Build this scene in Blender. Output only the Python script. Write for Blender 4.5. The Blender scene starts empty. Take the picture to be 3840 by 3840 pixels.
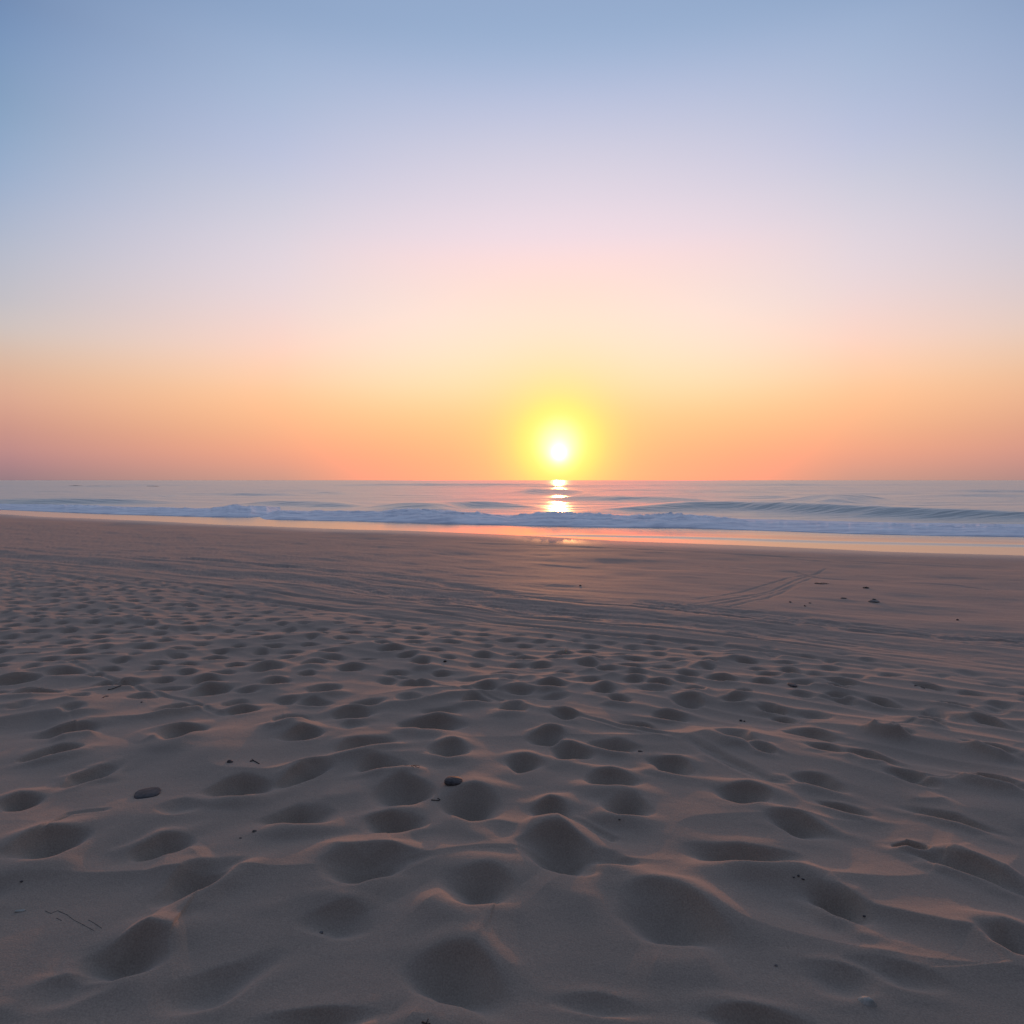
import bpy, bmesh, math, random
import numpy as np
from mathutils import Vector, Matrix, Euler

R = math.radians
scene = bpy.context.scene
COL = scene.collection
rng = np.random.default_rng(11)
random.seed(11)

# ------------------------------------------------------------------ camera model
CAM_H = 1.6
FPX = 2502.0            # focal length in pixels of the 3840 px photograph
PITCH = math.atan((1920 - 1801) / FPX)
HOR = 1801.0
SEA = -0.4
SUN_AZ, SUN_EL = math.atan((2096 - 1920) / FPX), R(2.31)


def ray(u, v):
    a = (u - 1920) / FPX
    b = (1920 - v) / FPX
    c, s = math.cos(PITCH), math.sin(PITCH)
    return (a, c + b * s, -s + b * c)


def unproj(u, v, z=0.0):
    d = ray(u, v)
    t = (z - CAM_H) / d[2]
    return d[0] * t, d[1] * t


def sm(e0, e1, x):
    t = np.clip((x - e0) / (e1 - e0), 0, 1)
    return t * t * (3 - 2 * t)


# ------------------------------------------------------------------ noise
def _hash(ix, iy, seed):
    h = (ix.astype(np.int64) * 374761393 + iy.astype(np.int64) * 668265263 + seed * 974634217) & 0xFFFFFFFF
    h = ((h ^ (h >> 13)) * 1274126177) & 0xFFFFFFFF
    h = (h ^ (h >> 16)) & 0xFFFFFFFF
    return h.astype(np.float64) / 4294967295.0 * 2 - 1


def vnoise(x, y, seed=0):
    x = np.asarray(x, float)
    y = np.asarray(y, float)
    ix = np.floor(x)
    iy = np.floor(y)
    fx = x - ix
    fy = y - iy
    fx = fx * fx * fx * (fx * (fx * 6 - 15) + 10)
    fy = fy * fy * fy * (fy * (fy * 6 - 15) + 10)
    a = _hash(ix, iy, seed)
    b = _hash(ix + 1, iy, seed)
    c = _hash(ix, iy + 1, seed)
    d = _hash(ix + 1, iy + 1, seed)
    return (a + (b - a) * fx) * (1 - fy) + (c + (d - c) * fx) * fy


def fbm(x, y, seed=0, octv=4, gain=0.5):
    s = 0
    a = 1.0
    for k in range(octv):
        s = s + a * vnoise(x * 2 ** k + 17.3 * k, y * 2 ** k - 9.1 * k, seed + k)
        a *= gain
    return s


# ------------------------------------------------------------------ shoreline frame
P0 = np.array(unproj(0, 1931, SEA))
P1 = np.array(unproj(3840, 2087, SEA))
TD = (P1 - P0) / np.linalg.norm(P1 - P0)           # along the shore, to the right
ND = np.array([TD[1], -TD[0]])                      # inland
if ND[1] > 0:
    ND = -ND
SHORE_UV = [(0, 1930), (130, 1939), (300, 1945), (600, 1958), (800, 1969), (1000, 1976), (1300, 1988), (1500, 1992),
            (1700, 2000), (1850, 2006), (2000, 2013), (2130, 2021), (2300, 2031), (2570, 2041), (2800, 2049),
            (3100, 2062), (3300, 2072), (3500, 2078), (3840, 2087)]
_sp = np.array([unproj(u, v, SEA) for u, v in SHORE_UV])
_st = (_sp - P0) @ TD
_so = (_sp - P0) @ ND
_o = np.argsort(_st)
_st, _so = _st[_o], _so[_o]


def shore_s(x, y):
    """distance inland from the water's edge, and place along it"""
    dx = x - P0[0]
    dy = y - P0[1]
    t = dx * TD[0] + dy * TD[1]
    s = dx * ND[0] + dy * ND[1]
    wob = 0.25 * np.sin(t * 0.11 + 1.0) * sm(2, 30, np.abs(t - 25) - 28)
    return s - np.interp(t, _st, _so) - wob, t


def base_z(x, y):
    s, t = shore_s(x, y)
    up = SEA + 0.006 + (0 - SEA) * sm(-1.5, 20, s) - (0 - SEA) * float(sm(-1.5, 20, np.array(0.0)))
    dn = SEA + 0.006 + np.maximum(s * 0.02, -4.0)
    return np.where(s > 0, up, dn)


def ground_uv(u, v):
    z = 0.0
    for _ in range(12):
        x, y = unproj(u, v, z)
        z = float(base_z(np.array(x), np.array(y)))
    return x, y


def s_at(u, v):
    x, y = ground_uv(u, v)
    return float(shore_s(np.array(x), np.array(y))[0])


# ------------------------------------------------------------------ dents in the sand, measured on the photograph (1932 px scale)
# x, y of the dark hollow, half width, half height, drop of the right end, sharpness of the lip
DENTS = [
    (855, 1840, 112, 62, 34, .25), (405, 1835, 110, 55, -45, .1), (245, 1785, 95, 50, -8, .3), (1268, 1733, 112, 56, 42, .5),
    (1578, 1698, 66, 40, 20, .8), (1430, 1915, 115, 32, 10, .2), (1905, 1782, 70, 48, 20, .3), (372, 1650, 88, 50, -38, .3),
    (95, 1590, 92, 44, -30, .5), (312, 1588, 62, 30, -20, .4), (690, 1632, 82, 36, 0, .4), (905, 1672, 78, 38, 12, .2),
    (1062, 1608, 76, 46, 6, .5), (1405, 1612, 82, 32, 6, .6), (1825, 1640, 95, 26, 34, .8), (1500, 1553, 78, 25, 24, .5),
    (560, 1530, 72, 28, -8, .2), (742, 1548, 60, 26, -10, .15), (1040, 1527, 40, 24, 0, .7), (1185, 1515, 52, 28, 12, .4),
    (890, 1515, 62, 34, 0, .4), (768, 1490, 54, 26, -6, .4), (1800, 1545, 82, 18, 24, .4), (168, 1464, 56, 26, -22, .7),
    (38, 1517, 52, 26, -12, .3), (455, 1482, 55, 24, -8, .2), (1150, 1467, 52, 21, 6, .8), (1405, 1497, 62, 22, 14, .8),
    (1540, 1468, 52, 18, 14, .6), (1862, 1478, 68, 17, 18, .9), (580, 1456, 52, 20, -18, .7), (682, 1405, 60, 17, -10, .9),
    (1265, 1437, 46, 18, 12, .6), (1640, 1428, 46, 15, 12, .7), (1872, 1415, 46, 12, 12, .9), (850, 1413, 42, 17, 0, .5),
    (985, 1440, 42, 18, 4, .2), (712, 1442, 44, 18, -6, .2), (1072, 1415, 36, 19, 4, .5), (1034, 1390, 33, 14, 0, .8),
    (1387, 1385, 44, 16, 12, .7), (1440, 1412, 30, 10, 9, .5), (1530, 1382, 42, 14, 10, .6), (1680, 1380, 42, 12, 9, .9),
    (1747, 1358, 36, 10, 8, .9), (1868, 1366, 38, 11, 10, .7), (100, 1420, 56, 17, -12, .4), (340, 1384, 52, 20, -8, .7),
    (130, 1378, 62, 13, -8, .4), (335, 1333, 48, 10, -10, .8), (813, 1365, 44, 18, 4, .8), (575, 1388, 46, 14, -6, .3),
    (548, 1360, 42, 13, -6, .9), (665, 1345, 36, 11, -5, .8), (462, 1340, 35, 10, -5, .6), (1160, 1402, 42, 13, 5, .2),
    (968, 1337, 29, 11, 3, .7), (1066, 1349, 30, 9, 2, .9), (1210, 1365, 34, 11, 5, .7), (1262, 1345, 35, 10, 5, .5),
    (1300, 1320, 32, 10, 5, .6), (1455, 1332, 34, 9, 7, .8), (1478, 1350, 28, 8, 6, .3), (397, 1300, 36, 11, -4, .5),
    (611, 1300, 36, 10, -3, .6), (390, 1281, 32, 9, -3, .4), (500, 1263, 30, 10, -2, .6), (590, 1251, 26, 7, -2, .5),
    (520, 1286, 30, 7, -2, .4), (788, 1290, 32, 8, 0, .5), (895, 1318, 26, 9, 1, .6), (1040, 1292, 26, 8, 1, .7),
    (1140, 1300, 27, 9, 2, .8), (1166, 1317, 26, 9, 5, .4), (1250, 1287, 22, 7, 2, .7), (1365, 1280, 27, 7, 3, .5),
    (1400, 1302, 24, 8, 4, .3), (1490, 1268, 22, 7, 3, .4), (1590, 1290, 30, 6, 5, .4), (950, 1268, 27, 7, 1, .5),
    (1020, 1253, 21, 6, 1, .4), (1110, 1254, 24, 6, 1, .6), (990, 1238, 19, 5, 1, .5), (1062, 1231, 19, 5, 1, .5),
    (910, 1234, 20, 5, 1, .4), (795, 1248, 25, 8, 0, .5), (740, 1227, 22, 5, 0, .4), (660, 1260, 28, 7, 0, .5),
    (1580, 1296, 32, 7, 6, .3), (1662, 1322, 36, 8, 8, .6), (1752, 1300, 34, 6, 7, .3), (1800, 1330, 38, 7, 8, .4),
    (1560, 1412, 40, 10, 9, .2), (1720, 1470, 60, 14, 14, .2), (1590, 1520, 60, 14, 14, .15), (230, 1290, 40, 8, -4, .4),
    (70, 1310, 46, 8, -6, .5), (200, 1288, 34, 9, -5, .5), (120, 1270, 40, 7, -3, .4), (30, 1284, 44, 8, -4, .4),
    (1720, 1597, 30, 11, 5, 1.2), (1590, 1845, 90, 30, 10, .1), (640, 1730, 70, 30, 4, .1), (1150, 1620, 50, 22, 14, .1),
    (1700, 1840, 100, 30, 30, .1), (130, 1850, 120, 35, -20, .1),
    (600, 1905, 120, 28, -10, .15), (1130, 1890, 90, 26, 10, .1),
]
HOLES = [(277, 1498)]


def px(p, k=3840 / 1932):
    return p * k


feats = []      # (cx, cy, a, b, angle, depth, rim, sharp, seed)
for i, (x, y, w, h, t, sh) in enumerate(DENTS):
    yc = y + h * .08
    c = ground_uv(px(x), px(yc))
    e0 = ground_uv(px(x - w), px(yc - t))
    e1 = ground_uv(px(x + w), px(yc + t))
    ex, ey = e1[0] - e0[0], e1[1] - e0[1]
    a = .5 * math.hypot(ex, ey)
    f0 = ground_uv(px(x), px(y - h))
    f1 = ground_uv(px(x), px(y + h))
    ang = math.atan2(ey, ex)
    b = max(.5 * abs(f0[1] - f1[1]) * abs(math.cos(ang)) * 1.0, .05)
    a = max(a * 1.14, .08)
    b = min(b, a * 1.15)
    depth = min(.11, .54 * min(a, b) + .010) * (1.0 if sh > .12 else .5)
    feats.append((c[0], c[1], a, b, ang, depth, depth * (.30 + .22 * min(sh, 1)), min(sh, 1.2), i))

# hollows trodden farther off, too small in the picture to measure one by one
S_FP = min(s_at(px(600), px(1172)), s_at(px(1000), px(1215)))
_ex = np.array([(f[0], f[1], max(f[2], f[3])) for f in feats])
spots = [(j, i, .43, .6 + j * .285) for j in range(15) for i in range(-16, 17)]
spots += [(j, i, .35, 4.875 + j * .245) for j in range(48) for i in range(-44, 45)]
for j, i, gx, y0 in spots:
    if True:
        far = float(sm(4.2, 6.0, np.array(y0)))
        jit = 1 - .62 * far
        x = (i + .5 * (j % 2) * .5) * gx + rng.normal() * .085 * jit
        y = y0 + .05 * math.sin(x * 1.3 + j * .3) + rng.normal() * .055 * jit
        s = float(shore_s(np.array(x), np.array(y))[0])
        edge = S_FP - .9 + .5 * float(vnoise(np.array(x * .4), np.array(y * .4), 5))
        if s < edge:
            continue
        if np.any(np.hypot(_ex[:, 0] - x, (_ex[:, 1] - y) * 1.3) < (_ex[:, 2] + .11)):
            continue
        if y < 4.6 and abs(x) < y * .8 and rng.random() < .8:
            continue
        k = float(sm(edge, edge + 1.0, np.array(s)))
        right = float(sm(1.5, 6.0, np.array(x))) * .45
        a = rng.uniform(.12, .165) * (1 - .22 * far)
        b = rng.uniform(.085, .115) * (1 - .20 * far)
        d = rng.uniform(.026, .044) * (1 + .28 * far) * (.4 + .6 * k) * (1 - right)
        if y < 4.4:
            d *= .5
        feats.append((x, y, a, b, rng.normal() * .22 * jit - .1 * np.sign(x) * min(1, abs(x) / 3), d, d * rng.uniform(.15, .35), rng.uniform(.1, .6), 1000 + i * 50 + j))

# crests with a crisp edge (source px polylines): points, height, near-side width, far-side width
def z4(pts):   # from the enlargement of the left middle
    return [(a * .673, 2000 + b * .673) for a, b in pts]
def z4b(pts):
    return [(2840 + a * .5176, 2700 + b * .5176) for a, b in pts]
def z6(pts):
    return [(2540 + a * .673, 2000 + b * .673) for a, b in pts]
def z5(pts):
    return [(1270 + a * .673, 2000 + b * .673) for a, b in pts]
def z8(pts):
    return [(2840 + a * .5176, 3240 + b * .5176) for a, b in pts]
CRESTS = [
    (z4([(-300, 860), (0, 818), (200, 772), (420, 745), (600, 735)]), .022, .10, .28),
    (z4([(-300, 905), (0, 895), (200, 882), (310, 872)]), .018, .10, .25),
    (z4([(-300, 950), (0, 938), (180, 930), (330, 905)]), .018, .10, .25),
    (z4([(-300, 992), (0, 984), (200, 972), (400, 945), (570, 912)]), .024, .10, .30),
    (z4([(-300, 1085), (0, 1048), (220, 1012), (450, 1000), (640, 985)]), .024, .12, .30),
    (z4([(230, 1076), (420, 1045), (600, 1032), (760, 1026), (900, 1004), (1010, 972), (1100, 942)]), .026, .12, .30),
    (z4([(280, 1166), (400, 1142), (480, 1130), (560, 1106)]), .026, .12, .30),
    (z4([(760, 1190), (860, 1160), (990, 1135), (1090, 1094)]), .024, .07, .2),
    (z4([(1430, 1075), (1520, 1102), (1600, 1088), (1680, 1060), (1745, 1036)]), .022, .08, .2),
    (z4([(500, 470), (700, 478), (800, 495), (930, 520), (1050, 552), (1170, 556)]), .014, .08, .3),
    (z4([(-100, 712), (150, 700), (400, 700), (700, 690), (1000, 665), (1400, 630), (1932, 600)]), .014, .09, .2),
    (z4([(-100, 690), (200, 690), (400, 660), (700, 630), (1000, 615), (1500, 590), (1932, 575)]), .014, .09, .2),
    (z5([(-40, 985), (160, 962), (420, 940), (640, 905), (800, 885), (1000, 850), (1200, 822), (1450, 795), (1700, 755), (1890, 722), (2000, 705)]), .022, .07, .16),
    (z5([(80, 918), (300, 892), (540, 880), (760, 860), (900, 835), (1100, 800), (1400, 765), (1600, 735), (1840, 708), (1990, 690)]), .022, .07, .12),
    (z5([(1060, 872), (1180, 870), (1300, 852), (1420, 835)]), .014, .08, .2),
    (z6([(-20, 768), (100, 735), (230, 702), (330, 690), (450, 688)]), .022, .07, .15),
    (z6([(1050, 1085), (1100, 1106), (1180, 1128), (1290, 1136)]), .024, .07, .18),
    (z6([(1275, 1006), (1340, 1046), (1420, 1074), (1500, 1080)]), .022, .07, .18),
    (z6([(1560, 1030), (1640, 1030), (1720, 1022)]), .02, .07, .18),
    (z6([(80, 890), (130, 870), (200, 858)]), .018, .07, .2),
    (z4b([(780, 55), (860, 82), (940, 110), (1010, 124), (1100, 122)]), .022, .06, .16),
    (z4b([(1510, 180), (1600, 222), (1700, 262), (1850, 300)]), .022, .07, .18),
    (z4b([(1395, 395), (1470, 440), (1600, 480), (1720, 518), (1850, 545), (2000, 570)]), .026, .06, .16),
    (z4b([(1050, 560), (1180, 575), (1300, 582), (1400, 572)]), .014, .06, .2),
    (z4b([(600, 230), (680, 285), (780, 320), (880, 328), (1000, 310)]), .022, .08, .18),
    (z4b([(1000, 905), (1060, 935), (1140, 955), (1230, 930), (1250, 915)]), .014, .04, .1),
    (z4b([(1250, 915), (1390, 955), (1560, 1030), (1750, 1090), (2000, 1180)]), .03, .10, .22),
    (z8([(340, 190), (465, 145), (560, 185), (700, 240), (850, 312), (1000, 352), (1200, 415), (1400, 478), (1560, 508), (1640, 570), (1750, 660), (1880, 780), (2000, 900)]), .03, .08, .2),
    # broad banks whose far slope looks at the sun
    ([(1180, 3160), (1270, 3185), (1370, 3200), (1480, 3185), (1570, 3150)], .026, .13, .17),
    ([(1540, 3330), (1620, 3400), (1720, 3470), (1830, 3500), (1940, 3495)], .024, .13, .16),
    ([(500, 3460), (570, 3500), (630, 3512), (700, 3490)], .026, .12, .16),
    ([(1990, 3300), (2080, 3350), (2180, 3375), (2280, 3370)], .018, .13, .16),
    ([(2380, 3570), (2500, 3610), (2600, 3612), (2720, 3590)], .018, .12, .12),
    ([(1480, 3770), (1560, 3815), (1680, 3850), (1800, 3860)], .022, .12, .15),
    ([(1960, 3082), (2040, 3100), (2130, 3084)], .018, .10, .13),
    ([(1180, 2985), (1300, 2975), (1400, 2965)], .014, .10, .14),
    ([(2700, 3265), (2860, 3290), (3000, 3285), (3100, 3270)], .014, .12, .14),
    ([(560, 3230), (680, 3210), (780, 3170)], .014, .12, .14),
]


def polyw(pts):
    return np.array([ground_uv(u, v) for u, v in pts])


CRESTW = [(polyw(p), A * 1.15, wn * 1.2, wf * 1.1) for p, A, wn, wf in CRESTS if A > 0]

# furrows: wheel tracks, tide marks, drag lines.  points, half width, depth, clod roughness
TRACKS = [
    ([(-300, 2050), (0, 2080), (350, 2112), (700, 2130 + 10), (1000, 2165), (1300, 2196), (1700, 2250), (2000, 2285), (2300, 2315), (2600, 2338),
      (2950, 2380), (3300, 2425), (3840, 2490), (4300, 2540)], .40, .034, .011),
    ([(2300, 2255), (2600, 2290), (2900, 2320), (3200, 2358), (3500, 2385), (3840, 2410), (4200, 2435)], .38, .012, .016),
    ([(180, 2072), (520, 2090), (900, 2105), (1250, 2140), (1600, 2175), (1900, 2232), (2200, 2265)], .16, .018, .012),
    ([(600, 2085), (900, 2110), (1300, 2135)], .12, .012, .010),
    ([(0, 2126), (280, 2170), (560, 2200), (900, 2240), (1300, 2290), (1700, 2350), (2050, 2375)], .10, .016, .006),
    ([(640, 2215), (900, 2240), (1300, 2290)], .09, .014, .004),
    ([(2540, 2262), (2700, 2238), (2850, 2200), (2980, 2160), (3060, 2150), (3110, 2125)], .035, .009, .003),
    ([(2560, 2278), (2740, 2250), (2900, 2215), (3010, 2165), (3090, 2140)], .035, .009, .003),
    ([(2620, 2285), (2800, 2250), (2960, 2205), (3060, 2160)], .04, .008, .004),
    ([(2700, 2290), (2880, 2245), (3010, 2190)], .04, .007, .003),
    ([(2540, 2115), (2800, 2135), (2980, 2142), (3030, 2158), (3080, 2166), (3300, 2178), (3600, 2200), (3900, 2232)], .05, .018, .002),
    ([(1900, 2085), (2540, 2074), (2900, 2090), (3150, 2112), (3500, 2124), (3900, 2150)], .10, .012, .002),
    ([(1270, 2015), (1600, 2033), (1900, 2042), (2200, 2052), (2540, 2068), (2800, 2080), (3100, 2098), (3400, 2118), (3900, 2140)], .16, .020, .003),
    ([(2300, 2060), (2700, 2078), (3000, 2090), (3300, 2104), (3600, 2120), (3900, 2134)], .12, .016, .003),
    ([(-200, 1958), (300, 1966), (700, 1986), (1100, 2010), (1500, 2038), (1900, 2070)], .16, .008, .002),
    ([(3300, 2160), (3600, 2170), (3900, 2186)], .05, .008, .001),
    # thin drag lines across the trodden sand
    ([(160, 2474), (250, 2490), (330, 2510), (420, 2545), (600, 2600), (680, 2618), (740, 2635), (820, 2670), (880, 2694)], .025, .010, .004),
    ([(1400, 2520), (1550, 2545), (1640, 2566), (1700, 2580), (1800, 2600), (1950, 2636)], .025, .009, .004),
    ([(1930, 2632), (2040, 2655), (2150, 2680), (2250, 2702), (2400, 2738), (2560, 2765)], .025, .010, .005),
    ([(2560, 2765), (2720, 2840), (2800, 2880), (2880, 2915), (3020, 2942)], .05, .008, .010),
    ([(2120, 3060), (2180, 3085), (2240, 3110), (2320, 3145)], .03, .010, .004),
    ([(180, 3120), (260, 3062), (330, 3050), (420, 3042)], .02, .008, .005),
    ([(150, 3140), (230, 3085), (280, 3058)], .012, .008, .0),
    ([(3330, 2895), (3450, 2920), (3560, 2928), (3640, 2915)], .02, .007, .002),
]
for off in (-52, 40, 88):
    # parallel wheel lines beside the main track
    TRACKS.append(([(u, v + off * (.45 + .55 * (u + 300) / 4600)) for u, v in TRACKS[0][0]], .06, .019, .002))
TRACKW = [(polyw(p), w, d, c) for p, w, d, c in TRACKS]


def seg_dist(X, Y, P):
    """distance to a polyline, signed (positive on the camera's side), and the place along it"""
    best = np.full(X.shape, 1e9)
    sign = np.zeros(X.shape)
    along = np.zeros(X.shape)
    endk = np.zeros(X.shape)
    L = 0.0
    tot = float(np.sum(np.hypot(*(P[1:] - P[:-1]).T)))
    for a, b in zip(P[:-1], P[1:]):
        d = b - a
        l = math.hypot(*d) + 1e-9
        t = ((X - a[0]) * d[0] + (Y - a[1]) * d[1]) / (l * l)
        tc = np.clip(t, 0, 1)
        dx = X - (a[0] + tc * d[0])
        dy = Y - (a[1] + tc * d[1])
        q = np.hypot(dx, dy)
        m = q < best
        best = np.where(m, q, best)
        cr = d[0] * dy - d[1] * dx
        sg = np.where(cr < 0, 1.0, -1.0) if d[0] > 0 else np.where(cr > 0, 1.0, -1.0)
        sign = np.where(m, sg, sign)
        along = np.where(m, L + tc * l, along)
        L += l
    e = np.minimum(along, tot - along) / max(.25 * tot, .05)
    return best, sign, along, np.clip(e, 0, 1)


def smooth_dist_profile(d, w):
    return np.exp(-(d / w) ** 2)


def add_dent(X, Y, f):
    cx, cy, a, b, ang, A, B, sh, seed = f
    c, s = math.cos(ang), math.sin(ang)
    dx = X - cx
    dy = Y - cy
    p = (dx * c + dy * s) / a
    q = (-dx * s + dy * c) / b
    h1 = (seed * 0.7548) % 1.0 * 6.28
    h2 = (seed * 0.5698) % 1.0 * 6.28
    wp = .20 * vnoise(X * .55 / max(a, .1) + seed, Y * .8 / max(b, .07), 500) + .10 * vnoise(X * 1.3 / max(a, .1) + seed, Y * 1.6 / max(b, .07), 501)
    r = (np.abs(p) ** 1.35 + np.abs(q) ** 1.8 + 1e-9) ** (1 / 1.6)
    ph = np.arctan2(q, p)
    r = r * (1 + wp + .09 * np.sin(2 * ph + h1) + .06 * np.sin(3 * ph + h2))
    rc = np.minimum(r, 1.0)
    w = min(sh, 1.0) * .7
    kf, kn = [(1.0, .25), (.25, 1.0), (.8, .7)][int(seed * 7) % 3]
    sn = np.sin(ph)
    lip = kf * np.maximum(sn, 0) ** 2 + kn * np.maximum(-sn, 0) ** 2
    w = w * np.minimum(1, lip * 1.2)
    bowl = -A * ((1 - w) * (1 - rc * rc) ** 2 + w * (1 - rc) ** 1.2 * (1 + .2 * rc))
    if sh > 1.1:
        bowl = -A * sm(1.0, .72, r)
    rim = B * np.exp(-((r - 1.08) / np.where(r > 1.08, .62, .24)) ** 2) * lip
    return bowl + rim


def add_crest(X, Y, c):
    P, A, wn, wf = c
    d, sg, al, e = seg_dist(X, Y, P)
    k = .035 if wn >= .1 and len(P) <= 5 and wf < .18 else .010
    d = np.sqrt(d * d + k * k) - k
    prof = np.where(sg > 0, np.exp(-d / wn * 1.6), np.exp(-d / wf * 1.6))
    return A * prof * e * (1 + .25 * np.sin(al * 2.3))


def add_track(X, Y, c, k):
    P, w, dep, clod = c
    d, sg, al, e = seg_dist(X, Y, P)
    dd = d + .12 * w * vnoise(al * 3, d * 0 + k, 40 + k)
    e = np.minimum(1, e * 2)
    m = np.exp(-(dd / w) ** 4) * e
    h = -dep * np.exp(-(dd / w) ** 2) * e + .35 * dep * np.exp(-((dd - 1.35 * w) / (.5 * w)) ** 2) * e
    if clod > 0:
        n = fbm(al * 2.2 + k, sg * d * 11, 60 + k, 4, .62)
        h = h + clod * m * n
    return h


FA = np.array([(f[0], f[1], max(f[2], f[3])) for f in feats])
S_RIP0 = s_at(px(600), px(1110))
S_RIP1 = s_at(px(900), px(1260))


def generic_z(X, Y, near=None):
    s, t = shore_s(X, Y)
    z = base_z(X, Y)
    up = sm(.4, 4, s)
    # broad unevenness
    z = z + up * (.020 * vnoise(X * .55, Y * .55, 3) + .012 * vnoise(X * 1.3 + 5, Y * 1.5, 4))
    fp = sm(S_FP - .8, S_FP + .8, s)
    d = np.hypot(X, Y)
    lod = sm(16, 5, d)
    wx = X + .18 * vnoise(X * 1.1, Y * 1.1, 13)
    wy = Y + .14 * vnoise(X * 1.3, Y * 1.3, 14) + .10 * X * np.sign(X) * np.minimum(np.abs(X) / 3, 1)
    z = z + fp * (.016 * vnoise(wx * 1.7, wy * 2.4, 7) + 0.030 * (.30 - np.abs(vnoise(wx * .8, wy * 2.0, 15))) + .004 * vnoise(wx * 4.2, wy * 6.0, 8))
    # wind ripples lying along the shore
    wv = s * 2 * math.pi / .24 + 3.0 * vnoise(t * .16, s * .35, 9) + .7 * vnoise(t * .6, s * 1.2, 10)
    rip = sm(S_RIP0 - 1.5, S_RIP0 + 2.0, s) * sm(S_RIP1 + 1.8, S_RIP1 - .8, s)
    amp = .0095 * (.6 + .4 * vnoise(t * .25, s * .8, 12))
    z = z + rip * amp * (1 - np.abs(np.sin(wv * .5)) * 1.6)
    # fine texture of the damp flat
    flat = sm(2.0, 6.0, s) * sm(S_RIP1 + 1, S_RIP0 - .5, s)
    left = .35 + .65 * sm(3.0, -1.5, X + .35 * (Y - 8))
    z = z + flat * left * .011 * fbm(s * 4.5, t * .9, 21, 4, .6)
    z = z + sm(.8, 3, s) * .0035 * vnoise(s * 2.2, t * .12, 23)
    return z


def sand_z_pts(X, Y):
    X = np.atleast_1d(np.asarray(X, float))
    Y = np.atleast_1d(np.asarray(Y, float))
    z = generic_z(X, Y)
    mx, my = X.mean(), Y.mean()
    sp = np.hypot(X - mx, Y - my).max()
    for i in np.nonzero(np.hypot(FA[:, 0] - mx, FA[:, 1] - my) < 2.2 * FA[:, 2] + sp)[0]:
        f = feats[i]
        z = z + np.where(np.hypot(X - f[0], Y - f[1]) < 2.2 * FA[i, 2], add_dent(X, Y, f), 0)
    for c in CRESTW:
        z = z + add_crest(X, Y, c)
    for k, c in enumerate(TRACKW):
        z = z + add_track(X, Y, c, k)
    return z


# ------------------------------------------------------------------ mesh helpers
def link(name, me, mat, parent=None):
    o = bpy.data.objects.new(name, me)
    COL.objects.link(o)
    if mat:
        me.materials.append(mat)
    if parent:
        o.parent = parent
    return o


def grid_mesh(name, V, nr, nc, wrap=False):
    me = bpy.data.meshes.new(name)
    me.vertices.add(nr * nc)
    me.vertices.foreach_set('co', V.reshape(-1).astype(np.float32))
    idx = np.arange(nr * nc).reshape(nr, nc)
    if wrap:
        nxt = np.roll(idx, -1, axis=1)
        q = np.stack([idx[:-1], idx[1:], nxt[1:], nxt[:-1]], -1).reshape(-1, 4)
    else:
        q = np.stack([idx[:-1, :-1], idx[1:, :-1], idx[1:, 1:], idx[:-1, 1:]], -1).reshape(-1, 4)
    n = len(q)
    me.loops.add(n * 4)
    me.loops.foreach_set('vertex_index', q.reshape(-1).astype(np.int32))
    me.polygons.add(n)
    me.polygons.foreach_set('loop_start', (np.arange(n) * 4).astype(np.int32))
    me.polygons.foreach_set('use_smooth', np.ones(n, bool))
    me.update(calc_edges=True)
    me.validate()
    return me


def attr(me, name, vals):
    a = me.attributes.new(name, 'FLOAT', 'POINT')
    a.data.foreach_set('value', vals.reshape(-1).astype(np.float32))


def thetas(n_in, lim, n_out, top):
    a = np.linspace(-lim, lim, n_in)
    side = lim + (top - lim) * np.linspace(0, 1, n_out + 1)[1:] ** 1.4
    return np.concatenate([-side[::-1], a, side])


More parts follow.
